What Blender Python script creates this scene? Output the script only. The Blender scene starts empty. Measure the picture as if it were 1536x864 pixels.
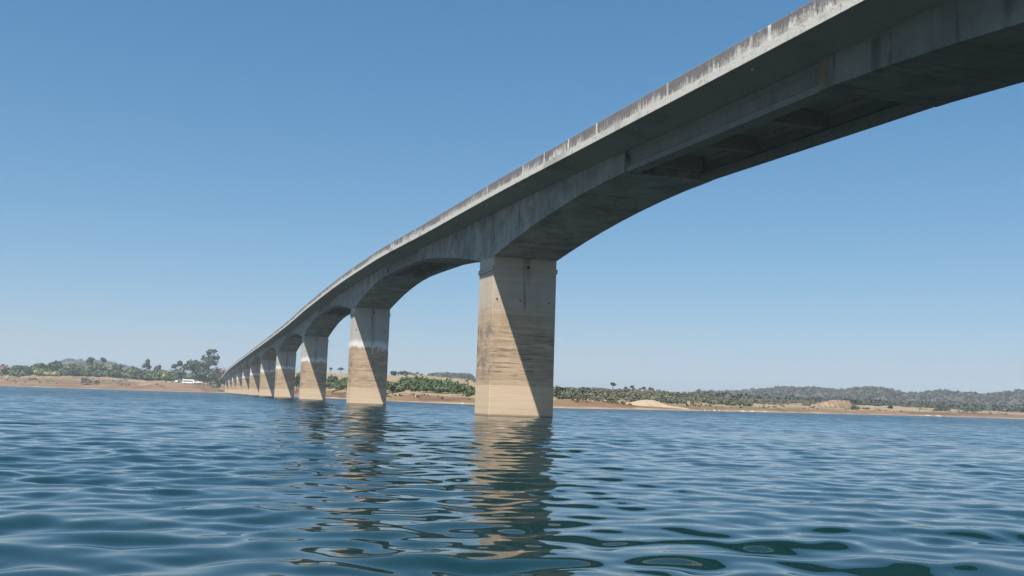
import bpy, math, random
import numpy as np
from mathutils import Matrix, Vector

sc = bpy.context.scene
COL = sc.collection
R = math.radians
random.seed(7)

# ------------------------------------------------------------------ camera frame of the photograph
F, PITCH, ROLL, CAM_H = 1500.0, 0.11176, 0.0315, 1.0945      # focal length in 1536-px units
AXIS = 0.30184                                                # bridge runs this far left of straight ahead
A_ = np.array([-math.sin(AXIS), math.cos(AXIS)])              # along the bridge, away from the viewer
T_ = np.array([math.cos(AXIS), math.sin(AXIS)])               # across the bridge, to the right
P1 = np.array([-1.277, 65.945])                               # near left corner of the nearest pier
SPAN = 61.573


def horizon(x):
    return 576.2 + 0.0315 * x


def azimuth(x, dy=0):
    """direction (unit, ground plane) of photo column x at the horizon"""
    cr, sr = math.cos(ROLL), math.sin(ROLL)
    px, py = x - 768, horizon(x) - 432
    u = px * cr + py * sr
    v = -px * sr + py * cr
    c, s = math.cos(PITCH), math.sin(PITCH)
    d = (u / F, c + v / F * s)
    n = math.hypot(*d)
    return d[0] / n, d[1] / n


# ------------------------------------------------------------------ object helpers
def link(o, parent=None):
    COL.objects.link(o)
    if parent is not None:
        o.parent = parent
    return o


def tag(o, label=None, cat=None, group=None, kind=None):
    if label: o["label"] = label
    if cat: o["category"] = cat
    if group: o["group"] = group
    if kind: o["kind"] = kind
    return o


def empty(name, loc, rz=0.0, label=None, cat=None, group=None):
    o = bpy.data.objects.new(name, None)
    o.empty_display_size = 0.5
    o.location = loc
    o.rotation_euler = (0, 0, rz)
    return tag(link(o), label, cat, group)


class MB:
    """collects faces for ONE mesh object"""
    def __init__(self):
        self.v, self.f = [], []

    def add(self, verts, faces):
        b = len(self.v)
        self.v.extend([tuple(map(float, p)) for p in verts])
        self.f.extend([tuple(b + i for i in fc) for fc in faces])

    def box(self, x0, x1, y0, y1, z0, z1):
        v = [(x0, y0, z0), (x1, y0, z0), (x1, y1, z0), (x0, y1, z0), (x0, y0, z1), (x1, y0, z1), (x1, y1, z1), (x0, y1, z1)]
        self.add(v, [(0, 3, 2, 1), (4, 5, 6, 7), (0, 1, 5, 4), (1, 2, 6, 5), (2, 3, 7, 6), (3, 0, 4, 7)])

    def loft(self, rings, cap=True, closed=True):
        n = len(rings[0])
        b = len(self.v)
        for r in rings:
            self.v.extend([tuple(map(float, p)) for p in r])
        m = n if closed else n - 1
        for i in range(len(rings) - 1):
            for j in range(m):
                k = (j + 1) % n
                self.f.append((b + i * n + j, b + i * n + k, b + (i + 1) * n + k, b + (i + 1) * n + j))
        if cap and closed:
            self.f.append(tuple(b + j for j in reversed(range(n))))
            self.f.append(tuple(b + (len(rings) - 1) * n + j for j in range(n)))

    def tube(self, pts, rad, n=6):
        rings = []
        for i, p in enumerate(pts):
            p = Vector(p)
            d = (Vector(pts[min(i + 1, len(pts) - 1)]) - Vector(pts[max(i - 1, 0)])).normalized()
            q = d.to_track_quat('Z', 'Y')
            r = rad[i] if hasattr(rad, '__len__') else rad
            rings.append([p + q @ Vector((math.cos(2 * math.pi * k / n) * r, math.sin(2 * math.pi * k / n) * r, 0)) for k in range(n)])
        self.loft(rings)

    def mesh(self, name, mat, smooth=False):
        me = bpy.data.meshes.new(name)
        me.from_pydata(self.v, [], self.f)
        me.materials.append(mat)
        if smooth:
            me.polygons.foreach_set('use_smooth', [True] * len(me.polygons))
        me.update()
        return me

    def build(self, name, mat, parent=None, smooth=False, bevel=0.0):
        me = self.mesh(name, mat, smooth)
        import bmesh
        bm = bmesh.new(); bm.from_mesh(me)
        bmesh.ops.recalc_face_normals(bm, faces=bm.faces)
        bm.to_mesh(me); bm.free()
        o = link(bpy.data.objects.new(name, me), parent)
        if bevel:
            m = o.modifiers.new('bevel', 'BEVEL'); m.width = bevel; m.segments = 1; m.limit_method = 'ANGLE'; m.angle_limit = R(40)
        return o


def np_mesh(name, V, Fq, mat, smooth=False, parent=None):
    V = np.ascontiguousarray(V, np.float32); Fq = np.ascontiguousarray(Fq, np.int32)
    me = bpy.data.meshes.new(name)
    me.vertices.add(len(V)); me.vertices.foreach_set('co', V.ravel())
    k = Fq.shape[1]
    me.loops.add(Fq.size); me.loops.foreach_set('vertex_index', Fq.ravel())
    me.polygons.add(len(Fq)); me.polygons.foreach_set('loop_start', np.arange(0, Fq.size, k, dtype=np.int32))
    if smooth:
        me.polygons.foreach_set('use_smooth', np.ones(len(Fq), bool))
    me.update(calc_edges=True); me.validate()
    me.materials.append(mat)
    return link(bpy.data.objects.new(name, me), parent)


# ------------------------------------------------------------------ material helpers
class NT:
    def __init__(self, name):
        self.m = bpy.data.materials.new(name); self.m.use_nodes = True
        self.t = self.m.node_tree; self.b = self.t.nodes['Principled BSDF']

    def n(self, typ, **kw):
        nd = self.t.nodes.new(typ)
        for k, v in kw.items(): setattr(nd, k, v)
        return nd

    def set(self, sock, v):
        if hasattr(v, 'is_output'): self.t.links.new(v, sock)
        elif v is not None: sock.default_value = v

    def math(self, op, a, b=None, c=None, clamp=False):
        nd = self.n('ShaderNodeMath', operation=op, use_clamp=clamp)
        self.set(nd.inputs[0], a); self.set(nd.inputs[1], b)
        if c is not None: self.set(nd.inputs[2], c)
        return nd.outputs[0]

    def vmul(self, v, s):
        nd = self.n('ShaderNodeVectorMath', operation='MULTIPLY'); self.set(nd.inputs[0], v); nd.inputs[1].default_value = s
        return nd.outputs[0]

    def noise(self, vec, scale, detail=3, rough=0.55, color=False):
        nd = self.n('ShaderNodeTexNoise'); self.set(nd.inputs['Vector'], vec)
        nd.inputs['Scale'].default_value = scale; nd.inputs['Detail'].default_value = detail; nd.inputs['Roughness'].default_value = rough
        return nd.outputs['Color' if color else 'Fac']

    def ramp(self, f, lo, hi, a=0.0, b=1.0, smooth=True):
        nd = self.n('ShaderNodeMapRange'); nd.interpolation_type = 'SMOOTHSTEP' if smooth else 'LINEAR'
        self.set(nd.inputs[0], f); self.set(nd.inputs[1], lo); self.set(nd.inputs[2], hi); nd.inputs[3].default_value = a; nd.inputs[4].default_value = b
        return nd.outputs[0]

    def mix(self, f, a, b, mode='MIX'):
        nd = self.n('ShaderNodeMix', data_type='RGBA', blend_type=mode)
        self.set(nd.inputs[0], f)
        for s, v in ((nd.inputs[6], a), (nd.inputs[7], b)):
            if hasattr(v, 'is_output'): self.t.links.new(v, s)
            else: s.default_value = (*v, 1)
        return nd.outputs[2]

    def coord(self, what='Object'):
        return self.n('ShaderNodeTexCoord').outputs[what]

    def pos(self):
        return self.n('ShaderNodeNewGeometry').outputs['Position']

    def xyz(self, v):
        nd = self.n('ShaderNodeSeparateXYZ'); self.t.links.new(v, nd.inputs[0]); return nd.outputs

    def bump(self, h, dist, strength=1.0):
        nd = self.n('ShaderNodeBump'); self.set(nd.inputs['Height'], h); nd.inputs['Distance'].default_value = dist; nd.inputs['Strength'].default_value = strength
        self.t.links.new(nd.outputs[0], self.b.inputs['Normal'])

    def out(self, color, rough=0.85, spec=0.3):
        self.set(self.b.inputs['Base Color'], color if hasattr(color, 'is_output') else (*color, 1))
        self.set(self.b.inputs['Roughness'], rough)
        self.b.inputs['Specular IOR Level'].default_value = spec
        return self.m


def line_mask(nt, x, period, width, wob=None):
    """1 on thin lines every `period` along x"""
    if wob is not None: x = nt.math('ADD', x, wob)
    q = nt.math('FRACT', nt.math('DIVIDE', x, period))
    d = nt.math('MULTIPLY', nt.math('ABSOLUTE', nt.math('SUBTRACT', q, 0.5)), 2 * period)   # distance from half period*2
    return nt.ramp(d, period - width * 2, period - width * 0.6)


def mat_girder():
    nt = NT('weathered_girder_concrete'); P = nt.coord(); x, y, z = nt.xyz(P)
    base = nt.mix(nt.ramp(nt.noise(P, 0.55, 6, 0.68), 0.30, 0.68), (0.185, 0.18, 0.155), (0.40, 0.385, 0.34))
    # each casting bay has its own tone
    bay = nt.math('FLOOR', nt.math('DIVIDE', nt.math('ADD', x, 0.0), 2.67))
    wn = nt.n('ShaderNodeTexWhiteNoise', noise_dimensions='1D'); nt.t.links.new(bay, wn.inputs['W'])
    base = nt.mix(nt.math('MULTIPLY', wn.outputs[0], 0.35), base, (0.15, 0.155, 0.15))
    wob = nt.math('MULTIPLY', nt.math('SUBTRACT', nt.noise(P, 0.9, 2), 0.5), 0.25)
    ln = line_mask(nt, x, 2.67, 0.10, wob)
    base = nt.mix(nt.math('MULTIPLY', ln, nt.ramp(nt.noise(P, 0.7, 3), 0.38, 0.62, 0.0, 0.85)), base, (0.06, 0.06, 0.055))
    streak = nt.ramp(nt.noise(nt.vmul(P, (1.6, 1.6, 0.16)), 1.0, 5, 0.65), 0.52, 0.72)
    base = nt.mix(nt.math('MULTIPLY', streak, 0.55), base, (0.09, 0.09, 0.08))
    wide = nt.math('MULTIPLY', line_mask(nt, nt.math('ADD', x, 1.15), 2.55, 0.34, wob), nt.ramp(x, -36.6, -37.0))
    wide = nt.math('MULTIPLY', wide, nt.ramp(nt.noise(nt.vmul(P, (0.8, 0.3, 0.5)), 1.0, 3), 0.40, 0.55))
    wide = nt.math('MULTIPLY', wide, nt.ramp(y, -0.5, -0.02, 0.25, 1))
    web_ = nt.ramp(y, -0.5, -0.02)
    base = nt.mix(nt.math('MULTIPLY', nt.ramp(x, -35.9, -36.1), 0.55), base, (0.10, 0.105, 0.085))  # near-end concrete is greener; lens vignette darkening is put into this tone too
    rust = nt.math('MULTIPLY', web_, nt.math('MULTIPLY', nt.ramp(x, -36.95, -36.85), nt.ramp(x, -36.3, -36.05, 1, 0)))
    base = nt.mix(nt.math('MULTIPLY', wide, 0.7), base, (0.07, 0.07, 0.06))
    base = nt.mix(nt.math('MULTIPLY', rust, 0.75), base, (0.25, 0.15, 0.09))
    board = line_mask(nt, z, 0.42, 0.012)
    base = nt.mix(nt.math('MULTIPLY', board, nt.ramp(nt.noise(P, 0.5, 3), 0.4, 0.62, 0.05, 0.55)), base, (0.1, 0.1, 0.09))
    spots = nt.ramp(nt.noise(P, 5.0, 2), 0.70, 0.76)
    base = nt.mix(nt.math('MULTIPLY', spots, 0.5), base, (0.07, 0.07, 0.065))
    nt.bump(nt.noise(P, 7, 4), 0.02)
    return nt.out(base)


def mat_beam():
    nt = NT('suspended_beam_concrete'); P = nt.coord()
    base = nt.mix(nt.noise(P, 0.6, 4), (0.15, 0.148, 0.13), (0.27, 0.26, 0.23))
    streak = nt.ramp(nt.noise(nt.vmul(P, (2.5, 2.5, 0.25)), 1.0, 5, 0.65), 0.52, 0.75)
    base = nt.mix(nt.math('MULTIPLY', streak, 0.6), base, (0.09, 0.085, 0.08))
    nt.bump(nt.noise(P, 7, 4), 0.02)
    return nt.out(base)


def mat_slab():
    nt = NT('deck_slab_concrete'); P = nt.coord(); x, y, z = nt.xyz(P)
    base = nt.mix(nt.noise(P, 0.5, 4), (0.20, 0.198, 0.178), (0.31, 0.30, 0.27))
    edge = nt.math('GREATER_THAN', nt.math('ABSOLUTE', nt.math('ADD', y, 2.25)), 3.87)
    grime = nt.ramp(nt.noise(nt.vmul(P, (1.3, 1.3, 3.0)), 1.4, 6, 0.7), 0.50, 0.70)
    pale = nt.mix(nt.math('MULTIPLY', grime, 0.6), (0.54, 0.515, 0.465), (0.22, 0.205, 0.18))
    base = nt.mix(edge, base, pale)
    ln = line_mask(nt, x, 2.67, 0.05)
    base = nt.mix(nt.math('MULTIPLY', ln, 0.25), base, (0.1, 0.1, 0.095))
    damp = nt.ramp(nt.noise(P, 0.23, 3), 0.55, 0.7)
    base = nt.mix(nt.math('MULTIPLY', damp, 0.4), base, (0.11, 0.11, 0.10))
    nt.bump(nt.noise(P, 9, 4), 0.015)
    return nt.out(base)


def mat_parapet():
    nt = NT('lichen_stained_parapet'); P = nt.coord(); x, y, z = nt.xyz(P)
    up = nt.n('ShaderNodeAttribute', attribute_name='rise').outputs['Fac']          # 0 at the foot, 1 at the coping
    pale = nt.mix(nt.ramp(nt.noise(nt.vmul(P, (1.6, 1.6, 1.2)), 1.0, 5, 0.7), 0.35, 0.62), (0.33, 0.31, 0.275), (0.58, 0.555, 0.505))
    st = nt.noise(nt.vmul(P, (5.0, 5.0, 1.0)), 1.0, 6, 0.78)
    st2 = nt.noise(nt.vmul(P, (0.5, 0.5, 0.5)), 1.0, 3)
    k = nt.math('ADD', nt.math('MULTIPLY', st, 2.2), nt.math('ADD', nt.math('MULTIPLY', st2, 1.7), -0.35))
    k = nt.math('ADD', k, nt.math('MULTIPLY', up, 0.62))
    m = nt.ramp(k, 1.48, 1.98)
    lich = nt.mix(nt.noise(P, 6, 4), (0.075, 0.065, 0.07), (0.20, 0.18, 0.175))
    c = nt.mix(nt.math('MULTIPLY', m, 0.93), pale, lich)
    # lime runs at the panel joints
    wob = nt.math('MULTIPLY', nt.math('SUBTRACT', nt.noise(P, 1.7, 2), 0.5), 0.12)
    j = line_mask(nt, x, 3.63, 0.13, nt.math('ADD', wob, nt.math('MULTIPLY', nt.noise(nt.vmul(P, (0.3, 0.1, 0.0)), 1.0, 1), 0.0)))
    c = nt.mix(nt.math('MULTIPLY', j, nt.math('MULTIPLY', nt.ramp(nt.noise(P, 2.1, 3), 0.35, 0.6), nt.ramp(nt.noise(nt.vmul(P, (0.21, 0.1, 0.0)), 1.0, 1), 0.44, 0.54))), c, (0.62, 0.60, 0.56))
    nt.bump(nt.noise(P, 12, 4), 0.02)
    return nt.out(c)


def mat_pier():
    nt = NT('flood_marked_pier_concrete'); P = nt.coord(); x, y, z = nt.xyz(P)
    tone = nt.noise(nt.vmul(P, (0.03, 0.5, 0.4)), 1.0, 3)
    upper = nt.mix(nt.noise(P, 0.8, 5), (0.42, 0.395, 0.345), (0.56, 0.53, 0.47))
    # lime bloom just over the high-water line
    zz = nt.math('ADD', z, nt.math('MULTIPLY', nt.math('SUBTRACT', nt.noise(nt.vmul(P, (0.9, 1.6, 0.25)), 1.0, 5, 0.7), 0.5), 1.1))
    zz = nt.math('ADD', zz, nt.math('MULTIPLY', nt.math('SUBTRACT', nt.noise(nt.vmul(P, (0.01, 0.02, 0.0)), 1.0, 2), 0.5), 2.2))
    bloom = nt.math('MULTIPLY', nt.ramp(zz, 6.95, 7.1), nt.ramp(zz, 7.5, 8.1, 1, 0))
    far = nt.ramp(x, 20, 60)
    upper = nt.mix(nt.ramp(x, 20, 70), upper, nt.mix(nt.noise(P, 0.8, 5), (0.35, 0.332, 0.292), (0.47, 0.442, 0.392)))
    upper = nt.mix(nt.math('MULTIPLY', nt.math('MULTIPLY', bloom, far), 0.8), upper, (0.76, 0.74, 0.69))
    # silt-coloured body with level lines
    band = nt.noise(nt.vmul(P, (0.05, 0.12, 2.6)), 1.0, 6, 0.7)
    silt = nt.mix(nt.ramp(band, 0.3, 0.7), (0.37, 0.265, 0.172), (0.55, 0.41, 0.272))
    fine = nt.noise(nt.vmul(P, (0.5, 0.5, 9.0)), 1.0, 4, 0.7)
    dark = nt.math('MULTIPLY', nt.ramp(fine, 0.50, 0.62), nt.math('MULTIPLY', nt.ramp(z, 1.9, 2.6), nt.ramp(z, 6.8, 5.0, 0, 1)))
    patch = nt.ramp(nt.noise(nt.vmul(P, (0.9, 0.5, 1.1)), 1.0, 5, 0.65), 0.36, 0.56)
    silt = nt.mix(nt.math('MULTIPLY', nt.math('MULTIPLY', dark, patch), 0.85), silt, (0.13, 0.10, 0.075))
    blot = nt.ramp(nt.noise(nt.vmul(P, (0.55, 0.55, 0.8)), 1.0, 6, 0.7), 0.44, 0.68)
    silt = nt.mix(nt.math('MULTIPLY', blot, nt.ramp(z, 2.2, 4.5, 0.1, 0.5)), silt, (0.24, 0.18, 0.125))
    mott = nt.ramp(nt.noise(P, 9, 4, 0.7), 0.52, 0.7)
    silt = nt.mix(nt.math('MULTIPLY', mott, 0.22), silt, (0.18, 0.14, 0.09))
    smear = nt.math('MULTIPLY', nt.ramp(nt.noise(nt.vmul(P, (0.7, 0.9, 1.5)), 1.0, 5, 0.7), 0.45, 0.60), nt.ramp(y, -0.35, -0.03))
    smear = nt.math('MULTIPLY', smear, nt.math('MULTIPLY', nt.ramp(z, 2.1, 2.8), nt.ramp(z, 7.0, 5.6, 0, 1)))
    silt = nt.mix(nt.math('MULTIPLY', smear, 0.72), silt, (0.15, 0.125, 0.10))
    # lowest lift: smoother and paler
    low = nt.mix(nt.ramp(band, 0.3, 0.7), (0.51, 0.385, 0.258), (0.60, 0.46, 0.315))
    silt = nt.mix(nt.ramp(z, 1.98, 2.06), low, silt)
    lift = line_mask(nt, nt.math('ADD', z, 0.0), 2.05, 0.018)
    silt = nt.mix(nt.math('MULTIPLY', lift, 0.4), silt, (0.15, 0.11, 0.08))
    line_ = nt.ramp(zz, 6.85, 7.25)
    soft_ = nt.math('MULTIPLY', nt.ramp(zz, 6.0, 8.4), 0.48)            # the nearest pier: a gradual change
    near_ = nt.math('MULTIPLY', nt.ramp(x, -20, -6), nt.ramp(x, 10, 20, 1, 0))
    c = nt.mix(nt.math('ADD', nt.math('MULTIPLY', line_, nt.math('SUBTRACT', 1.0, near_)), nt.math('MULTIPLY', soft_, near_)), silt, upper)
    # the near pier fades more softly into clean concrete
    # rust and damp run down the middle of the upstream face
    run = nt.math('MULTIPLY', nt.ramp(nt.math('ABSOLUTE', nt.math('ADD', y, 2.35)), 0.10, 0.42, 1, 0), nt.ramp(z, 6.9, 7.6))
    run = nt.math('MULTIPLY', run, nt.ramp(nt.noise(nt.vmul(P, (3.0, 5.0, 0.3)), 1.0, 4), 0.35, 0.6))
    c = nt.mix(nt.math('MULTIPLY', run, 0.6), c, (0.13, 0.115, 0.10))
    wet = nt.ramp(z, 0.04, 0.22, 1, 0)
    c = nt.mix(nt.math('MULTIPLY', wet, 0.75), c, (0.10, 0.075, 0.05))
    nt.bump(nt.math('ADD', nt.noise(P, 8, 5), nt.math('MULTIPLY', fine, 0.6)), 0.012)
    return nt.out(c)


def mat_plain(name, c0, c1, scale=2.0, rough=0.8, spec=0.3):
    nt = NT(name); P = nt.coord()
    return nt.out(nt.mix(nt.ramp(nt.noise(P, scale, 4), 0.35, 0.65), c0, c1), rough, spec)


def mat_leaf(name, c0, c1, c2, scale):
    nt = NT(name); P = nt.pos()
    c = nt.mix(nt.ramp(nt.noise(P, scale, 2), 0.38, 0.62), c0, c1)
    wn = nt.n('ShaderNodeObjectInfo').outputs['Random']
    isl = nt.n('ShaderNodeNewGeometry').outputs['Random Per Island']
    c = nt.mix(nt.ramp(isl, 0.55, 1.0, 0, 0.8), c, c2)
    nt.out(c, 0.6, 0.2)
    return nt.m


def mat_water():
    nt = NT('lake_water'); P = nt.pos()
    rip = nt.n('ShaderNodeAttribute', attribute_name='ripple').outputs['Fac']
    n1 = nt.noise(nt.vmul(P, (0.55, 0.9, 1)), 1.0, 3, 0.6, True)
    n2 = nt.noise(nt.vmul(P, (2.2, 3.0, 1)), 1.0, 2, 0.6, True)
    gust = nt.ramp(nt.noise(nt.vmul(P, (0.02, 0.035, 1)), 1.0, 3), 0.35, 0.65, 0.75, 1.25)
    def vm(op, a, b):
        nd = nt.n('ShaderNodeVectorMath', operation=op); nt.set(nd.inputs[0], a); nt.set(nd.inputs[1], b); return nd.outputs[0]
    d = vm('ADD', vm('SUBTRACT', n1, (0.5, 0.5, 0.5)), vm('SCALE', vm('SUBTRACT', n2, (0.5, 0.5, 0.5)), None))
    for nd in nt.t.nodes:
        if nd.type == 'VECT_MATH' and nd.operation == 'SCALE': nd.inputs['Scale'].default_value = 0.6
    sc_ = nt.n('ShaderNodeVectorMath', operation='SCALE'); nt.set(sc_.inputs[0], d)
    nt.set(sc_.inputs['Scale'], nt.math('MULTIPLY', nt.math('MULTIPLY', rip, gust), 0.62))
    flat = vm('MULTIPLY', sc_.outputs[0], (1, 1, 0))
    N = nt.n('ShaderNodeNewGeometry').outputs['Normal']
    nn = nt.n('ShaderNodeVectorMath', operation='NORMALIZE'); nt.set(nn.inputs[0], vm('ADD', N, flat))
    nt.t.links.new(nn.outputs[0], nt.b.inputs['Normal'])
    lean = nt.n('ShaderNodeCombineXYZ'); nt.set(lean.inputs[1], nt.math('MULTIPLY', rip, -0.125))    # normals leaned toward the viewer, darkening the far water's reflection
    nt.set(nn.inputs[0], vm('ADD', vm('ADD', N, flat), lean.outputs[0]))
    nt.out((0.004, 0.0195, 0.0215), 0.03, 0.5)
    nt.b.inputs['IOR'].default_value = 1.333
    return nt.m


M = dict(
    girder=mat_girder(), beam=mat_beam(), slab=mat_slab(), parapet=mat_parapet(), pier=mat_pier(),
    asphalt=mat_plain('worn_asphalt', (0.045, 0.045, 0.047), (0.07, 0.07, 0.07)),
    hole=mat_plain('hole_shade', (0.012, 0.011, 0.010), (0.02, 0.018, 0.016)),  # near-black colour stands for the shade inside the holes
    pipe=mat_plain('grey_pipe', (0.42, 0.42, 0.40), (0.6, 0.6, 0.58), 8),
    limewash=mat_plain('chalky_white_paint', (0.62, 0.62, 0.60), (0.8, 0.8, 0.78), 12),
    water=mat_water(),
    bark=mat_plain('grey_brown_bark', (0.10, 0.075, 0.055), (0.20, 0.16, 0.12), 3),
    dark=mat_leaf('dark_green_leaves', (0.024, 0.050, 0.026), (0.045, 0.080, 0.036), (0.06, 0.095, 0.045), 0.35),
    mid=mat_leaf('mid_green_leaves', (0.052, 0.080, 0.032), (0.090, 0.120, 0.048), (0.11, 0.13, 0.065), 0.35),
    bright=mat_leaf('yellow_green_leaves', (0.11, 0.15, 0.04), (0.19, 0.21, 0.07), (0.24, 0.23, 0.10), 0.4),
    gum=mat_leaf('grey_green_leaves', (0.030, 0.050, 0.038), (0.055, 0.080, 0.055), (0.08, 0.10, 0.07), 0.35),
    olive=mat_leaf('olive_dry_leaves', (0.085, 0.080, 0.038), (0.14, 0.13, 0.065), (0.19, 0.16, 0.09), 0.4),
    dry=mat_leaf('brown_dry_twigs', (0.17, 0.10, 0.075), (0.25, 0.16, 0.12), (0.28, 0.20, 0.16), 0.4),
    reed=mat_leaf('straw_yellow_blades', (0.26, 0.25, 0.08), (0.36, 0.33, 0.13), (0.40, 0.36, 0.18), 0.5),
    forest=mat_leaf('dry_forest_leaves', (0.046, 0.054, 0.038), (0.058, 0.063, 0.045), (0.064, 0.066, 0.047), 0.05),
    scrub=mat_leaf('scrub_leaves', (0.080, 0.088, 0.056), (0.108, 0.112, 0.072), (0.118, 0.115, 0.078), 0.12),
    wood=mat_leaf('green_wood_leaves', (0.044, 0.076, 0.028), (0.078, 0.112, 0.040), (0.09, 0.12, 0.05), 0.12),
    sand=mat_plain('pale_sand', (0.27, 0.21, 0.14), (0.36, 0.285, 0.195), 0.6),
    rock=mat_plain('pale_rock', (0.40, 0.37, 0.33), (0.62, 0.58, 0.52), 0.8),
    darkrock=mat_plain('dark_rock', (0.10, 0.085, 0.07), (0.17, 0.15, 0.13), 0.8),
    paint=mat_plain('white_vehicle_paint', (0.72, 0.72, 0.71), (0.80, 0.80, 0.79), 1.0, 0.3, 0.5),
    glass=mat_plain('dark_vehicle_glass', (0.02, 0.022, 0.025), (0.03, 0.032, 0.035), 1.0, 0.08, 0.5),
    tyre=mat_plain('black_rubber', (0.02, 0.02, 0.02), (0.03, 0.03, 0.03)),
    chrome=mat_plain('grey_metal', (0.35, 0.35, 0.36), (0.45, 0.45, 0.46), 2, 0.35, 0.5),
)

# ------------------------------------------------------------------ the bridge (local: x along, y to the left, z up)
KNOT = np.array([(-170, 8.8), (-120, 10.5), (-60, 12.45), (-38, 13.21), (-21, 13.86), (-6, 14.42), (14, 14.99), (39, 15.78),
                 (70, 16.10), (100, 15.97), (143, 15.40), (220, 15.00), (299, 14.82), (420, 14.36), (500, 13.9), (560, 13.2), (620, 11.9), (683, 10.0), (720, 9.2)])


def pchip(xk, yk):
    h = np.diff(xk); d = np.diff(yk) / h
    m = np.zeros(len(xk)); m[0], m[-1] = d[0], d[-1]
    for i in range(1, len(xk) - 1):
        if d[i - 1] * d[i] > 0:
            w1, w2 = 2 * h[i] + h[i - 1], h[i] + 2 * h[i - 1]
            m[i] = (w1 + w2) / (w1 / d[i - 1] + w2 / d[i])
    def f(x):
        x = np.asarray(x, float); i = np.clip(np.searchsorted(xk, x) - 1, 0, len(xk) - 2)
        t = (x - xk[i]) / h[i]
        return ((1 + 2 * t) * (1 - t) ** 2 * yk[i] + t * (1 - t) ** 2 * h[i] * m[i] + t * t * (3 - 2 * t) * yk[i + 1] + t * t * (t - 1) * h[i] * m[i + 1])
    return f


ztop = pchip(KNOT[:, 0], KNOT[:, 1])
PT, PW = 3.563, 4.5            # pier size along and across the bridge
ARM, GAP = 21.4, 0.06
bridge = empty('road_bridge', (P1[0], P1[1], 0), math.pi / 2 + AXIS,
               'long concrete road bridge on tall flood-stained piers crossing the whole lake', 'bridge')
K0, K1 = -1, 11                # pier numbers counted from the nearest visible one = 1
S_END = 678.0


def pier_x(k):
    return (k - 1) * SPAN


def depth(x, k, half=False):
    a = pier_x(k)
    d = max(a - x, x - (a + PT), 0)
    return 1.0 + 1.95 * max(0.0, (ARM - d) / ARM) ** 1.6


for k in range(K0, K1 + 1):
    x0 = pier_x(k); x1 = x0 + PT
    lo, hi = x0 - ARM, min(x1 + ARM, S_END - 0.6)
    # pier shaft, slightly battered edges
    mb = MB(); rings = []
    ch = 0.025
    for z in (-3.0, 2.03, 2.05, min(ztop(x0), ztop(x1)) - 1.05 - 2.95 + 0.12):
        i = 0.0 if z < 2.04 else 0.012
        xa, xb, ya, yb = x0 + 0.02 + i, x1 - 0.02 - i, -PW + 0.02 + i, -0.02 - i
        rings.append([(xa + ch, ya, z), (xb - ch, ya, z), (xb, ya + ch, z), (xb, yb - ch, z), (xb - ch, yb, z), (xa + ch, yb, z), (xa, yb - ch, z), (xa, ya + ch, z)])
    mb.loft(rings)
    pier = mb.build('pier', M['pier'], bridge)
    ztp = rings[-1][0][2]
    for side in (1, -1):          # small ledge near the head on both flanks
        mb = MB(); y = 0.0 if side > 0 else -PW
        ya, yb = (y - 0.03, y + 0.055) if side > 0 else (y - 0.055, y + 0.03)
        mb.box(x0 + 0.0, x1 - 0.0, ya, yb, ztp - 1.05, ztp - 0.72)
        mb.build('side_ledge', M['pier'], pier, bevel=0.03)
    if 0 <= k <= 3:
        for (yy, zz, r) in ((-0.32, ztp - 2.95, 0.055), (-3.98, ztp - 3.05, 0.05), (-1.95, ztp - 3.0, 0.05), (-2.45, ztp - 0.72, 0.10)):
            mb = MB(); mb.tube([(x0 - 0.004, yy, zz), (x0 + 0.06, yy, zz)], r, 8)
            mb.build('weep_hole', M['hole'], pier)  # solid dark plug, its colour carries the hole's inner shade
    # cantilever box girder over the pier
    xs = sorted(set([lo, x0, x1, hi] + [x for x in np.arange(math.ceil(lo / 2.67) * 2.67, hi, 2.67)]))
    rings = []
    for x in xs:
        t = float(ztop(x)) - 1.03; b = float(ztop(x)) - 1.05 - depth(x, k)
        rings.append([(x, 0, b), (x, 0, t), (x, -PW, t), (x, -PW, b)])
    mb = MB(); mb.loft(rings)
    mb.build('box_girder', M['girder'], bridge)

spans = [(pier_x(k) + PT + ARM, pier_x(k + 1) - ARM) for k in range(K0, K1)]
for (a, b) in spans:              # drop-in spans of two flanged beams and their cross walls
    a += GAP; b -= GAP
    xs = np.linspace(a, b, 8)
    for side in (0, 1):
        y0 = -0.06 if side == 0 else -PW + 0.06
        s = -1 if side == 0 else 1
        prof = [(0, 0.0), (0, 0.24), (0.17, 0.36), (0.17, 0.80), (0.05, 0.92), (0.05, 1.02), (0.62, 1.02), (0.62, 0.92), (0.47, 0.80), (0.47, 0.36), (0.64, 0.24), (0.64, 0.0)]
        mb = MB()
        mb.loft([[(x, y0 + s * p, float(ztop(x)) - 2.05 + q) for p, q in prof] for x in xs])
        mb.build('suspended_beam', M['beam'], bridge)
    for x in (a + 0.15, (a + b) / 2 - 2.4, (a + b) / 2 + 2.4, b - 0.45):
        mb = MB(); z = float(ztop(x))
        mb.box(x, x + 0.3, -PW + 0.74, -0.74, z - 1.7, z - 1.055)
        mb.build('cross_wall', M['beam'], bridge)
    for xx in (a - 0.03, b + 0.03):   # corbel seats at the joints
        pass

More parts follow.
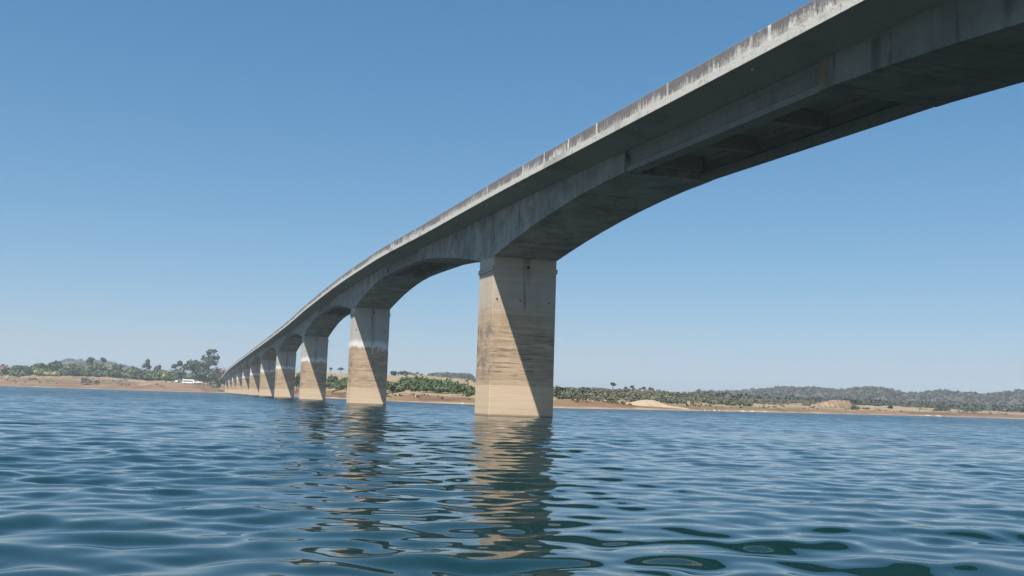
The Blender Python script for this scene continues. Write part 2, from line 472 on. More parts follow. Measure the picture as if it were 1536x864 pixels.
cuts = [-150.0] + [(a + b) / 2 for a, b in spans[1:]] + [S_END]
cuts[0] = spans[0][0] - 20
for a, b in zip(cuts[:-1], cuts[1:]):
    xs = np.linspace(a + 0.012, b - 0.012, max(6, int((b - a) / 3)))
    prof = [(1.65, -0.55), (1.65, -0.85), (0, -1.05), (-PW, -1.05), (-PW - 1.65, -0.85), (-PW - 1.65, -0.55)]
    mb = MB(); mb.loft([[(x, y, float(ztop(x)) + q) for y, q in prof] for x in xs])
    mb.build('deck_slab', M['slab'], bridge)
    mb = MB()
    for x_, x2_ in zip(xs[:-1], xs[1:]):
        pass
    mb.loft([[(x, y, float(ztop(x)) + q) for y, q in ((1.37, -0.542), (1.37, -0.50), (-PW - 1.37, -0.50), (-PW - 1.37, -0.542))] for x in xs])
    mb.build('road_surface', M['asphalt'], bridge)
    for side in (0, 1):           # solid barrier walls cast in panels
        mb = MB(); rise = []
        j0 = math.ceil(a / 3.63) * 3.63
        js = [a] + [j for j in np.arange(j0, b, 3.63) if j - a > 0.3 and b - j > 0.3] + [b]
        for p, q in zip(js[:-1], js[1:]):
            p += 0.008; q -= 0.008
            rings = []
            for x in np.linspace(p, q, 3):
                z = float(ztop(x))
                pr = [(1.632, -0.556), (1.628, -0.02), (1.61, 0.0), (1.44, 0.0), (1.42, -0.02), (1.39, -0.49), (1.39, -0.535)]
                if side: pr = [(-PW - y, h) for y, h in pr]
                rings.append([(x, y, z + h) for y, h in pr]); rise += [(h + 0.56) / 0.56 for _, h in pr]
            mb.loft(rings)
        o = mb.build('parapet', M['parapet'], bridge)
        at = o.data.attributes.new('rise', 'FLOAT', 'POINT'); at.data.foreach_set('value', rise)
    if a < 200:
        n = 8
        for i in range(n):
            x = a + (b - a) * (i + 0.5) / n; z = float(ztop(x))
            mb = MB(); mb.tube([(x, 1.2, z - 0.86), (x, 1.2, z - 0.985)], 0.04, 8)
            mb.build('drain_pipe', M['pipe'], bridge)

# chalky white marks on the second pier, just above its flood line
xg = pier_x(2)
pier2 = [o for o in bridge.children if o.name.startswith('pier')][3]


def stroke(mb, pts, w=0.09):
    """thick painted line in the (y,z) plane of the pier face"""
    for (y0, z0), (y1, z1) in zip(pts[:-1], pts[1:]):
        L = math.hypot(y1 - y0, z1 - z0); ny, nz = -(z1 - z0) / L * w / 2, (y1 - y0) / L * w / 2
        v = []
        for x in (xg + 0.022, xg + 0.036):
            v += [(x, y0 + ny, z0 + nz), (x, y1 + ny, z1 + nz), (x, y1 - ny, z1 - nz), (x, y0 - ny, z0 - nz)]
        mb.add(v, [(0, 1, 2, 3), (7, 6, 5, 4), (0, 4, 5, 1), (1, 5, 6, 2), (2, 6, 7, 3), (3, 7, 4, 0)])


def at_mark(u, v):
    """photo position inside the marked patch -> pier face (y, z)"""
    return -0.02 - (u - 528.5) / (579.6 - 528.5) * PW, 6.62 + (519.5 - v) * 0.0845


for pts in ([[(557.5, 512), (556.5, 517), (556.3, 523.5)], [(556.4, 523.4), (557.6, 523.5)]],
            [[(564.2, 514.3), (564.6, 519)], [(564.2, 514.3), (567.6, 514)], [(564.5, 516.4), (567.2, 516.2)]],
            [[(569, 513.8), (570, 518.8), (571.4, 514)]],
            [[(572.6, 514), (572.4, 519)], [(572.6, 514), (574, 516.5), (575.4, 514), (575.6, 518.6)]],
            [[(578.4, 513.5), (578.5, 520)]]):
    mb = MB()
    for st in pts: stroke(mb, [at_mark(*p) for p in st], 0.085)
    mb.build('painted_letter', M['limewash'], pier2)
for i in range(9):
    u = 561.5 + i * 1.95
    mb = MB(); stroke(mb, [at_mark(u, 509.3 + 0.6 * math.sin(i * 2.1)), at_mark(u + 0.7, 511.2)], 0.075)
    mb.build('painted_letter', M['limewash'], pier2)

# abutment at the far end
mb = MB(); z = float(ztop(S_END))
mb.box(S_END - 0.58, S_END + 3.5, -PW - 1.4, 1.4, 0.5, z - 1.08)
ab = mb.build('abutment', M['pier'], bridge, bevel=0.05)

# ------------------------------------------------------------------ terrain: one sheet
# photo column, shore distance, bank (px over horizon, distance), near crest (px, distance), far hill (px, distance)
TB = np.array([
    (-700, 900, 9, 960, 12, 1080, 24, 1900), (-300, 800, 9, 850, 12, 960, 20, 1900), (0, 720, 9, 765, 12, 850, 17, 1900),
    (60, 690, 12, 740, 15, 830, 24, 1900), (110, 670, 13, 735, 16, 820, 35, 1900), (150, 655, 13, 725, 16, 810, 34, 1900),
    (200, 640, 11, 710, 15, 800, 26, 1900), (250, 630, 10.5, 700, 14, 790, 18, 1900), (300, 640, 11, 700, 13, 780, 12, 1900),
    (335, 675, 9, 710, 13, 780, 12, 1900), (400, 470, 7, 500, 26, 640, 26, 1500), (450, 345, 7, 372, 29, 540, 22, 1500), (505, 290, 6, 312, 29, 520, 20, 1400),
    (560, 252, 5, 272, 28, 520, 22, 1400), (590, 235, 3.5, 254, 28, 510, 24, 1300), (622, 222, 5.0, 242, 31, 510, 27, 1200), (655, 212, 4, 236, 28.5, 500, 33, 1100),
    (700, 202, 3.5, 228, 24, 480, 33.5, 1100), (715, 198, 3, 224, 22, 470, 26, 1100), (770, 186, 3, 212, 18, 430, 12, 1100), (840, 175, 3, 202, 16, 400, 10, 1200),
    (900, 188, 3, 216, 17, 400, 10, 1300), (960, 212, 2.5, 240, 17, 410, 12, 1300), (1045, 240, 2, 268, 14, 420, 17, 1300),
    (1100, 264, 2, 294, 9, 420, 20, 1300), (1170, 300, 2.5, 332, 7, 460, 27, 1250), (1210, 326, 3, 362, 8, 490, 28, 1250), (1255, 352, 3, 390, 8, 520, 26, 1250),
    (1310, 392, 2.5, 430, 7.5, 560, 31, 1200), (1365, 436, 2.5, 470, 7, 600, 24, 1200), (1420, 462, 2.5, 494, 6.5, 620, 28, 1200), (1475, 476, 2.5, 506, 5.5, 630, 25, 1200),
    (1536, 490, 2.5, 520, 5, 640, 31, 1200), (1700, 520, 3, 550, 6, 700, 28, 1250), (2100, 600, 3, 640, 7, 800, 30, 1300), (2500, 700, 3, 740, 7, 900, 30, 1300)])
CF = [pchip(TB[:, 0], TB[:, i]) for i in range(1, 8)]


def column_nodes(x):
    rs, p1, r1, p2, r2, p3, r3 = [float(f(x)) for f in CF]
    z = lambda p, r: CAM_H + p * r / F
    return np.array([(rs - 14, -0.9), (rs, -0.02), (rs + (r1 - rs) * 0.25, 0.30 + 0.12 * z(p1, r1)), (r1, z(p1, r1)), (r2, z(p2, r2)),
                     (r2 + (r3 - r2) * 0.4, min(z(p2, r2), z(p3, r3)) * 0.55), (r3, z(p3, r3)), (r3 + 350, z(p3, r3) * 0.55), (2900, 2.0)])


_ph = np.random.RandomState(3)
NS = [(_ph.uniform(0, 6.28), _ph.uniform(0, 6.28), 2 * math.pi / L, L) for L in (140, 95, 60, 41, 27, 18, 11, 7.5, 5, 3.4) for _ in range(3)]


def rough_z(X, Y):
    s = 0
    for th, ph, kk, L in NS:
        s = s + 0.010 * (L ** 0.85 if L < 20 else 12.8 * (20 / L) ** 0.6) * np.sin(kk * (math.cos(th) * X + math.sin(th) * Y) + ph)
    return s


def ground_z(x, r):
    """terrain height at photo column x and distance r; returns (X, Y, z)"""
    nd = column_nodes(x)
    dx, dy = azimuth(x)
    r = np.asarray(r, float); X, Y = dx * r, dy * r
    z = pchip(nd[:, 0], nd[:, 1])(r)
    z = z + rough_z(X, Y) * np.clip((r - nd[1, 0]) / 60, 0.0, 1)
    lx = (X - P1[0]) * A_[0] + (Y - P1[1]) * A_[1]; ly = -((X - P1[0]) * T_[0] + (Y - P1[1]) * T_[1])
    # earth approach at the far end of the bridge
    road = np.interp(lx, [S_END - 8, S_END + 1, S_END + 200], [0.5, 8.7, 8.2])
    w = np.clip(1 - (np.abs(ly + 2.25) - 5.0) / 16, 0, 1) * np.clip((lx - (S_END - 14)) / 14, 0, 1)
    w = w * w * (3 - 2 * w)
    z = z * (1 - w) + np.maximum(z, road) * w
    return X, Y, z


def place(x, r):
    X, Y, z = ground_z(x, r)
    return float(X), float(Y), float(z)


def terrain():
    cols = np.concatenate([np.arange(-700, -60, 16), np.arange(-60, 1600, 4), np.arange(1600, 2501, 16)])
    f = np.concatenate([np.linspace(0, 1, 5)[:-1], np.linspace(1, 2, 9)[:-1], np.linspace(2, 3, 11)[:-1], np.linspace(3, 4, 41)[:-1],
                        np.linspace(4, 5, 14)[:-1], np.linspace(5, 6, 26)[:-1], np.linspace(6, 7, 8)[:-1], np.linspace(7, 8, 8)])
    V = np.zeros((len(cols), len(f), 3))
    for i, x in enumerate(cols):
        nd = column_nodes(x)
        r = np.interp(f, range(9), nd[:, 0])
        V[i, :, 0], V[i, :, 1], V[i, :, 2] = ground_z(x, r)
    nc, nr = len(cols), len(f)
    idx = np.arange(nc * nr).reshape(nc, nr)
    Q = np.stack([idx[:-1, :-1], idx[1:, :-1], idx[1:, 1:], idx[:-1, 1:]], -1).reshape(-1, 4)
    nt = NT('lakeshore_earth'); P = nt.pos(); x, y, z = nt.xyz(P)
    n1 = nt.noise(nt.vmul(P, (1, 1, 3)), 0.05, 5, 0.6); n2 = nt.noise(P, 0.35, 4, 0.65)
    red = nt.mix(nt.ramp(n1, 0.35, 0.65), (0.125, 0.066, 0.042), (0.20, 0.118, 0.076))
    red = nt.mix(nt.ramp(n2, 0.5, 0.72, 0, 0.7), red, (0.095, 0.078, 0.042))
    strand = nt.mix(n2, (0.24, 0.16, 0.105), (0.31, 0.22, 0.15))
    zz = nt.math('ADD', z, nt.math('MULTIPLY', nt.math('SUBTRACT', n1, 0.5), 1.6))
    lay = nt.noise(nt.vmul(P, (0.022, 0.022, 0.8)), 1.0, 5, 0.72)
    red = nt.mix(nt.ramp(lay, 0.47, 0.60, 0, 0.85), red, (0.075, 0.050, 0.033))
    n3 = nt.noise(nt.vmul(P, (0.045, 0.045, 0.25)), 1.0, 5, 0.72)
    red = nt.mix(nt.ramp(n3, 0.49, 0.60, 0, 0.85), red, (0.125, 0.112, 0.056))
    red = nt.mix(nt.ramp(n3, 0.44, 0.34, 0, 0.7), red, (0.24, 0.16, 0.105))
    c = nt.mix(nt.ramp(zz, -0.05, 0.45), strand, red)
    straw = nt.mix(nt.ramp(n2, 0.35, 0.65), (0.17, 0.13, 0.08), (0.26, 0.205, 0.135))
    straw = nt.mix(nt.ramp(n1, 0.5, 0.7, 0, 0.6), straw, (0.12, 0.11, 0.06))
    dist = nt.n('ShaderNodeAttribute', attribute_name='inland').outputs['Fac']
    c = nt.mix(nt.ramp(nt.math('ADD', dist, nt.math('MULTIPLY', nt.math('SUBTRACT', n1, 0.5), 0.5)), 0.75, 1.05), c, straw)
    floor_ = nt.mix(n2, (0.050, 0.053, 0.037), (0.075, 0.073, 0.050))
    c = nt.mix(nt.ramp(dist, 2.1, 2.6), c, floor_)
    nt.out(c, 0.95, 0.1)
    o = np_mesh('shore_terrain', V.reshape(-1, 3), Q, nt.m, True)
    fi = np.tile(np.clip((f - 1.0) / 2.0, 0, 10), nc).astype(np.float32)      # 0 at the water's edge, 1 on the bank, 1.5 on the crest
    fi = np.where(np.tile(f, nc) > 3, 1 + (np.tile(f, nc) - 3), fi).astype(np.float32)
    at = o.data.attributes.new('inland', 'FLOAT', 'POINT'); at.data.foreach_set('value', fi)
    tag(o, 'bare reddish lake bank rising to dry grass slopes and low hills', 'ground', kind='structure')


terrain()

# ------------------------------------------------------------------ water: one sheet with real waves
def water():
    r = [0.25]
    while r[-1] < 980:
        r.append(r[-1] + max(0.03, r[-1] * 0.0042 if r[-1] < 320 else r[-1] * 0.03))
    r = np.array(r)
    th = np.concatenate([np.arange(-180, -34, 4.0), np.arange(-34, 34, 0.115), np.arange(34, 180, 4.0)])
    th = np.radians(th)
    dr = np.gradient(r)
    Rr, Th = np.meshgrid(r, th, indexing='ij')
    X, Y = Rr * np.sin(Th), Rr * np.cos(Th)
    Z = np.zeros_like(X)
    rs = np.random.RandomState(11)
    front = (np.abs(Th) < R(34.1)).astype(float)
    sp = np.maximum(dr[:, None], Rr * R(0.115) * 0.8)
    n = 90
    for i in range(n):
        L = 0.32 * (2.1 / 0.32) ** rs.rand()
        ang = rs.normal(0, R(48)) + R(-78)              # wind drives the crests towards the viewer
        k = 2 * math.pi / L
        slope = 0.0148 * (L / 0.75) ** (-0.4 if L > 0.75 else 0.42) * (0.6 + 0.8 * rs.rand())
        fade = np.clip((L / sp - 3.0) / 3.0, 0, 1)
        Z += front * fade * (slope / k) * np.cos(k * (math.cos(ang) * X + math.sin(ang) * Y) + rs.uniform(0, 6.283))
    grp = 1 + 0.28 * np.sin(X * 0.31 + 0.9 * np.sin(Y * 0.11)) * np.sin(Y * 0.23 + 1.3)
    Z *= grp
    nr, ntn = X.shape
    V = np.stack([X, Y, Z], -1).reshape(-1, 3)
    idx = np.arange(nr * ntn).reshape(nr, ntn)
    nxt = np.roll(idx, -1, axis=1)
    Q = np.stack([idx[:-1], idx[1:], nxt[1:], nxt[:-1]], -1).reshape(-1, 4)[:, ::-1]
    c = len(V)
    o = np_mesh('lake_water', V, Q, M['water'], True)
    rip = np.clip((Rr - 30) / 140, 0, 1) ** 0.8 * 1.0 + 0.045
    at = o.data.attributes.new('ripple', 'FLOAT', 'POINT'); at.data.foreach_set('value', rip.astype(np.float32).ravel())
    tag(o, 'rippled blue lake water filling the foreground', 'water', kind='structure')


water()

# ------------------------------------------------------------------ vegetation
def leaf_quads(rs, lobes, n, size, jit=0.65):
    """n leaf clumps spread through ellipsoid lobes (cx,cy,cz,rx,ry,rz)"""
    lob = np.array(lobes, float)
    w = (lob[:, 3] * lob[:, 4] * lob[:, 5]) ** 0.75; w /= w.sum()
    li = rs.choice(len(lob), n, p=w)
    d = rs.normal(size=(n, 3)); d /= np.linalg.norm(d, axis=1)[:, None]
    d[:, 2] = np.where(d[:, 2] < -0.35, -d[:, 2] * 0.6, d[:, 2])
    rad = 1 - 0.55 * rs.rand(n) ** 1.7 + rs.normal(0, 0.10, n)
    c = lob[li, :3] + d * rad[:, None] * lob[li, 3:]
    nrm = d + rs.normal(0, jit, (n, 3)); nrm /= np.linalg.norm(nrm, axis=1)[:, None]
    u = np.cross(nrm, rs.normal(size=(n, 3))); u /= np.linalg.norm(u, axis=1)[:, None]
    v = np.cross(nrm, u)
    s = size * (0.5 + rs.rand(n))[:, None]
    q = np.stack([c + u * s, c + v * s * 0.7, c - u * s * 0.9, c - v * s * 0.8], 1)
    return q


def quads_obj(name, q, mat, parent=None):
    n = len(q)
    return np_mesh(name, q.reshape(-1, 3), np.arange(n * 4).reshape(n, 4), mat, False, parent)


def crown_lobes(kind, H, W_, rs):
    w = W_ / 2
    L = []
    if kind == 'round':
        for i in range(7):
            a = rs.uniform(0, 6.28); d = rs.uniform(0.2, 0.55) * w
            L.append((d * math.cos(a), d * math.sin(a), H * rs.uniform(0.42, 0.74), w * rs.uniform(0.4, 0.62), w * rs.uniform(0.4, 0.62), H * rs.uniform(0.16, 0.26)))
        L.append((0, 0, H * 0.55, w * 0.75, w * 0.75, H * 0.34))
    elif kind == 'shrub':
        for i in range(6):
            a = rs.uniform(0, 6.28); d = rs.uniform(0.2, 0.62) * w
            L.append((d * math.cos(a), d * math.sin(a), H * rs.uniform(0.28, 0.62), w * rs.uniform(0.32, 0.5), w * rs.uniform(0.32, 0.5), H * rs.uniform(0.22, 0.36)))
        L.append((0, 0, H * 0.38, w * 0.8, w * 0.8, H * 0.38))
    elif kind == 'tall':
        for i in range(9):
            a = rs.uniform(0, 6.28); d = rs.uniform(0.2, 0.75) * w
            L.append((d * math.cos(a), d * math.sin(a), H * rs.uniform(0.42, 0.90), w * rs.uniform(0.28, 0.42), w * rs.uniform(0.28, 0.42), H * rs.uniform(0.07, 0.12)))
        L.append((0, 0, H * 0.62, w * 0.7, w * 0.7, H * 0.24))
        L.append((0.1 * w, 0, H * 0.86, w * 0.5, w * 0.5, H * 0.13))
    elif kind == 'lollipop':
        for i in range(5):
            a = rs.uniform(0, 6.28); d = rs.uniform(0.2, 0.5) * w
            L.append((d * math.cos(a), d * math.sin(a), H * rs.uniform(0.72, 0.90), w * rs.uniform(0.4, 0.6), w * rs.uniform(0.4, 0.6), H * 0.12))
    elif kind == 'forked':
        for sx, zc in ((-0.5, 0.66), (0.42, 0.80)):
            for i in range(4):
                L.append((sx * w + rs.uniform(-.2, .2) * w, rs.uniform(-.2, .2) * w, H * (zc + rs.uniform(-.08, .08)), w * 0.36, w * 0.36, H * 0.13))
    elif kind == 'umbrella':
        for i in range(6):
            a = rs.uniform(0, 6.28); d = rs.uniform(0.1, 0.65) * w
            L.append((d * math.cos(a), d * math.sin(a), H * rs.uniform(0.80, 0.92), w * 0.42, w * 0.42, H * 0.10))
    elif kind == 'hedge':
        for i in range(9):
            L.append((rs.uniform(-0.8, 0.8) * w, rs.uniform(-0.25, .25) * w, H * rs.uniform(0.35, 0.68), w * 0.24, w * 0.22, H * rs.uniform(0.25, 0.36)))
    return L


def trunk(kind, H, W_, rs, parent):
    mb = MB(); r = max(0.035 * H * 0.5, 0.04 * W_ * 0.5) * (1.8 if kind in ('lollipop', 'umbrella') else 1.0)
    top = {'round': 0.55, 'shrub': 0.35, 'tall': 0.82, 'lollipop': 0.8, 'forked': 0.4, 'umbrella': 0.86, 'hedge': 0.4}[kind]
    b = rs.uniform(-0.03, 0.03, 2) * H
    mb.tube([(0, 0, -0.4), (b[0] * 0.4, b[1] * 0.4, H * top * 0.5), (b[0], b[1], H * top)], [r * 1.3, r, r * 0.45], 6)
    if kind == 'forked':
        for sx, zc in ((-0.5, 0.66), (0.42, 0.80)):
            mb.tube([(b[0], b[1], H * 0.36), (sx * W_ * 0.3, 0, H * 0.52), (sx * W_ / 2, 0, H * zc)], [r * 0.7, r * 0.5, r * 0.25], 5)
    else:
        for i in range(4 if kind != 'shrub' else 3):
            a = rs.uniform(0, 6.28); z0 = H * top * rs.uniform(0.55, 0.8)
            d = W_ * rs.uniform(0.2, 0.34)
            mb.tube([(b[0] * 0.7, b[1] * 0.7, z0), (d * 0.6 * math.cos(a), d * 0.6 * math.sin(a), z0 + H * 0.10), (d * math.cos(a), d * math.sin(a), z0 + H * 0.17)], [r * 0.5, r * 0.35, r * 0.15], 5)
    return mb.build('trunk', M['bark'], parent)


SEED = [100]


def tree(name, cat, label, kind, mat, x, r, ytop, wpx, n=420, leaf=None, group=None, sink=0.0):
    """a plant standing on the terrain at photo column x, distance r, reaching photo row ytop, wpx wide"""
    SEED[0] += 1; rs = np.random.RandomState(SEED[0])
    X, Y, z = place(x, r)
    ztip = CAM_H + (horizon(x) - ytop) * r / F
    H = max(ztip - z, 0.8); W_ = wpx * r / F
    root = empty(name, (X, Y, z - sink), rs.uniform(-0.3, 0.3), label, cat, group)
    lobes = crown_lobes(kind, H, W_, rs)
    # fit the crown to the height and width asked for
    q = leaf_quads(rs, lobes, n, (leaf or 0.05 * (H + W_)))
    zmax = np.percentile(q[..., 2], 99.7); q[..., 2] *= H / zmax
    xs = np.percentile(np.abs(q[..., 0]), 98.5); q[..., :2] *= (W_ / 2) / xs
    quads_obj('crown', q, M[mat], root)
    trunk(kind, H, W_, rs, root)
    return root


T = tree
GL, GM, GR = 'trees on the left shore', 'bushes on the bank behind the bridge', 'trees on the right shore'
# left shore, right to left
T('tall_tree', 'tree', 'tallest tree on the left shore, a loose grey-green crown just left of the bridge end', 'tall', 'gum', 312, 730, 526.5, 25, 520, 0.75, GL)
T('broad_tree', 'tree', 'broad dark green tree behind the white bus', 'round', 'dark', 288, 745, 542, 33, 700, 0.85, GL)
T('broad_tree', 'tree', 'low wide green tree directly behind the white car', 'round', 'dark', 304, 722, 554, 30, 600, 0.8, GL)
T('forked_tree', 'tree', 'forked tree with two separate crowns left of the white bus', 'forked', 'gum', 263, 740, 543, 16, 420, 0.6, GL)
T('leafless_bush', 'bush', 'pinkish brown dry bush between the tallest tree and the bridge end', 'shrub', 'dry', 321, 735, 552, 14, 380, 0.5, GL)
T('thorn_bush', 'bush', 'mauve leafless scrub showing past the bridge end', 'shrub', 'dry', 331, 790, 553, 16, 380, 0.6, GL)
T('low_bush', 'bush', 'small dark bush against the end of the bridge', 'shrub', 'dark', 327.5, 682, 572, 8, 260, 0.35, GL)
T('low_bush', 'bush', 'olive bush on the slope between the white car and the bridge end', 'shrub', 'olive', 316, 692, 572, 12, 260, 0.4, GL)
T('slender_tree', 'tree', 'slim dark tree standing clear of the wood right of the low green wood', 'tall', 'gum', 217.5, 760, 541.5, 12, 380, 0.6, GL)
T('round_tree', 'tree', 'rounded very dark tree at the foot of the slim dark tree', 'round', 'dark', 214, 722, 557, 22, 520, 0.7, GL)
T('slender_tree', 'tree', 'small pointed tree top between the slim dark tree and the forked tree', 'round', 'gum', 234, 790, 549, 10, 260, 0.6, GL)
T('ball_tree', 'tree', 'ball-crowned tree on the skyline, left one of the pair', 'lollipop', 'gum', 132.5, 800, 539.5, 9.5, 320, 0.6, GL)
T('ball_tree', 'tree', 'ball-crowned tree on the skyline, right one of the pair', 'lollipop', 'gum', 150.5, 800, 539.5, 9.5, 320, 0.6, GL)
T('round_tree', 'tree', 'dark round tree under the left slope of the far hill', 'round', 'dark', 81, 755, 545, 19, 520, 0.75, GL)
T('round_tree', 'tree', 'fresh green tree left of the dark round tree below the hill', 'round', 'mid', 60, 760, 548, 17, 480, 0.75, GL)
T('round_tree', 'tree', 'low dark tree near the left end of the green wood', 'round', 'dark', 30, 775, 551, 18, 420, 0.75, GL)
T('lone_tree', 'tree', 'small dark tree standing alone on the brown bank in front of the wood', 'round', 'dark', 43, 728, 554.5, 10, 320, 0.5, GL)
T('low_bush', 'bush', 'wide olive bush halfway down the brown bank', 'shrub', 'olive', 131, 690, 567.5, 17, 320, 0.5, GL)
T('low_bush', 'bush', 'small brown bush right of the wide olive bush on the bank', 'shrub', 'olive', 145, 685, 570.5, 8, 200, 0.4, GL)
T('low_bush', 'bush', 'dark green bush at the front of the wood below the skyline pair', 'shrub', 'dark', 108, 735, 555, 12, 300, 0.55, GL)
T('bright_bush', 'bush', 'bright green bush at the edge of the wood above the bank', 'shrub', 'bright', 187, 722, 561.5, 10, 280, 0.5, GL)
T('round_tree', 'tree', 'mid green leafy tree left of the bright green bush', 'round', 'mid', 168, 745, 549, 24, 480, 0.75, GL)
T('round_tree', 'tree', 'mid green leafy tree under the skyline pair', 'round', 'mid', 143, 750, 546.5, 24, 480, 0.75, GL)
T('round_tree', 'tree', 'mid green leafy tree below the top of the far hill', 'round', 'mid', 112, 752, 548, 24, 480, 0.75, GL)
T('round_tree', 'tree', 'mid green tree right of the bright green bush', 'round', 'mid', 197, 750, 552, 20, 440, 0.75, GL)
T('reed_clump', 'reeds', 'pale yellow-green clump of tall reeds left of the parked vehicles', 'shrub', 'reed', 246, 712, 559.5, 11, 340, 0.45, GL)
T('reed_clump', 'reeds', 'long yellow strip of tall grass at the front of the left wood', 'hedge', 'reed', 70, 738, 558.5, 36, 420, 0.5, GL)
T('bush_stand_in', 'bush', 'bush-shaped stand-in for an unclear structure between the yellow reeds and the small white pickup', 'shrub', 'olive', 257, 715, 564.5, 10, 280, 0.4, GL)  # bush added in place of an unclear grey-brown structure
T('leafless_tree', 'tree', 'pinkish bare tree at the left edge of the photo', 'round', 'dry', 4, 790, 550, 12, 360, 0.6, GL)
T('round_tree', 'tree', 'mid green tree below and left of the forked tree', 'round', 'mid', 238, 735, 556, 18, 440, 0.7, GL)
T('round_tree', 'tree', 'dull green tree right under the forked tree', 'round', 'gum', 264, 735, 554, 20, 440, 0.7, GL)
# behind the bridge
T('ridge_tree', 'tree', 'small slim tree on the ridge between two far piers, left of its flat-topped neighbour', 'lollipop', 'gum', 494, 518, 552, 4.5, 160, 0.35, 'trees on the grassy ridge')
T('ridge_tree', 'tree', 'small flat-topped tree on the grassy ridge seen between two far piers', 'umbrella', 'gum', 509.5, 518, 552, 9, 200, 0.35, 'trees on the grassy ridge')
T('ridge_tree', 'tree', 'rounded grey tree on the ridge hard against the second pier', 'round', 'gum', 589, 512, 557, 9, 300, 0.45, 'trees on the grassy ridge')
T('ridge_tree', 'tree', 'broad flat-topped grey tree on the ridge right of the second pier', 'round', 'gum', 604, 512, 557, 16, 380, 0.5, 'trees on the grassy ridge')
T('ridge_tree', 'tree', 'brownish tree on the ridge beside the broad flat-topped grey tree', 'round', 'dry', 613, 514, 558, 9, 300, 0.45, 'trees on the grassy ridge')
T('palm_tree', 'tree', 'tiny thin-stemmed tree alone on the ridge between the second and nearest pier', 'umbrella', 'gum', 624, 512, 558.5, 6, 150, 0.3, 'trees on the grassy ridge')
for (lab, mt, x, r, yt, w) in (
        ('big green bush next to the second pier low on the bank', 'mid', 590, 262, 573, 28),
        ('tall bright bush on top of the green thicket between the two near piers', 'mid', 615, 285, 566, 26),
        ('dark bush at the foot of the thicket above the thin white post', 'dark', 622, 258, 576, 16),
        ('rounded green bush right of the thin white post', 'mid', 640, 254, 577, 24),
        ('pointed green bush standing above its neighbours midway between the two near piers', 'mid', 643, 275, 571, 14),
        ('brownish green bush right of the pointed bush', 'olive', 656, 270, 575, 14),
        ('grey-green wide bush left of the nearest pier', 'gum', 675, 246, 580, 28),
        ('thin olive bush hard against the nearest pier', 'olive', 702, 242, 578, 20),
        ('green bush seen between the second and third pier, right half', 'mid', 512, 322, 569, 18),
        ('dark green bush seen between the second and third pier, left half', 'dark', 498, 330, 563, 16),
        ('low light green bush on the bank between the second and third pier', 'mid', 505, 312, 576, 22),
        ('dark rounded tree peeping between the third and fourth pier', 'dark', 445, 372, 560, 10)):
    T('bank_bush', 'bush', lab, 'shrub', mt, x, r, yt, w, 520, 0.26, GM)
# right shore
for (nm, lab, kd, mt, x, r, yt, w) in (
        ('lone_tree', 'thin-trunked tree alone on the skyline right of the nearest pier', 'lollipop', 'gum', 918.5, 400, 574, 7.5),
        ('ridge_tree', 'small round tree on the skyline, left of the two just right of the thin-trunked tree', 'round', 'gum', 938.5, 400, 580.5, 5.5),
        ('ridge_tree', 'small dark round tree on the skyline, right of the two near the thin-trunked tree', 'lollipop', 'gum', 948, 402, 578.5, 5.5),
        ('ridge_tree', 'scraggy little tree on the skyline above the sand heap', 'umbrella', 'gum', 966, 404, 580.5, 6),
        ('ridge_tree', 'pointed bush on the skyline right of the scraggy little tree', 'shrub', 'gum', 976, 404, 581.5, 7),
        ('bank_bush', 'dark bush beside the right edge of the nearest pier', 'shrub', 'dark', 840, 212, 580.5, 15),
        ('bank_bush', 'grey-green bush taller than its neighbours right of the nearest pier', 'shrub', 'gum', 877, 235, 581, 16),
        ('bank_bush', 'pale grey bush right of the tall grey-green bush', 'shrub', 'scrub', 897, 236, 588, 18),
        ('bank_bush', 'wide dull green bush left of the tall grey-green bush', 'shrub', 'scrub', 858, 226, 587, 20),
        ('bank_bush', 'dull green bush below the thin-trunked tree', 'shrub', 'scrub', 918, 246, 588, 20),
        ('bank_bush', 'olive bush left behind the sand heap', 'shrub', 'scrub', 946, 262, 587, 24),
        ('bank_bush', 'brownish bush behind the right end of the sand heap', 'shrub', 'olive', 1003, 280, 590, 20),
        ('bank_bush', 'grey-green bush above the pale sand spit', 'shrub', 'gum', 1034, 292, 591, 16),
        ('bank_bush', 'light olive bush right of the pale sand spit', 'shrub', 'scrub', 1060, 300, 594, 18),
        ('bank_bush', 'dark round bush at the right end of the quarry cut', 'shrub', 'dark', 1283, 405, 609, 11),
        ('bank_bush', 'olive bush on the tan field just right of the quarry cut', 'shrub', 'olive', 1298, 430, 611, 10),
        ('bank_bush', 'small bush on the tan field midway along the right shore', 'shrub', 'dark', 1336, 470, 609, 6),
        ('bank_bush', 'low dark bush at the right end of the tan field', 'shrub', 'dark', 1412, 500, 613, 20),
        ('bank_bush', 'long dark bush at the waterside near the right edge', 'hedge', 'dark', 1458, 515, 613.5, 30),
        ('ridge_tree', 'tiny dark tree on the pale slope left of the forested hills', 'umbrella', 'gum', 1067, 900, 585.5, 9)):
    T(nm, 'tree' if 'tree' in nm else 'bush', lab, kd, mt, x, r, yt, w, 440, 0.26 if r < 320 else 0.36, GR)


T('broad_tree', 'tree', 'rounded bush-like tree filling the gap between the white car and the bridge end', 'round', 'mid', 317, 716, 559, 20, 480, 0.65, GL)
T('broad_tree', 'tree', 'dark green crown rising between the broad dark tree and the tallest tree', 'round', 'dark', 299, 752, 545, 24, 520, 0.8, GL)


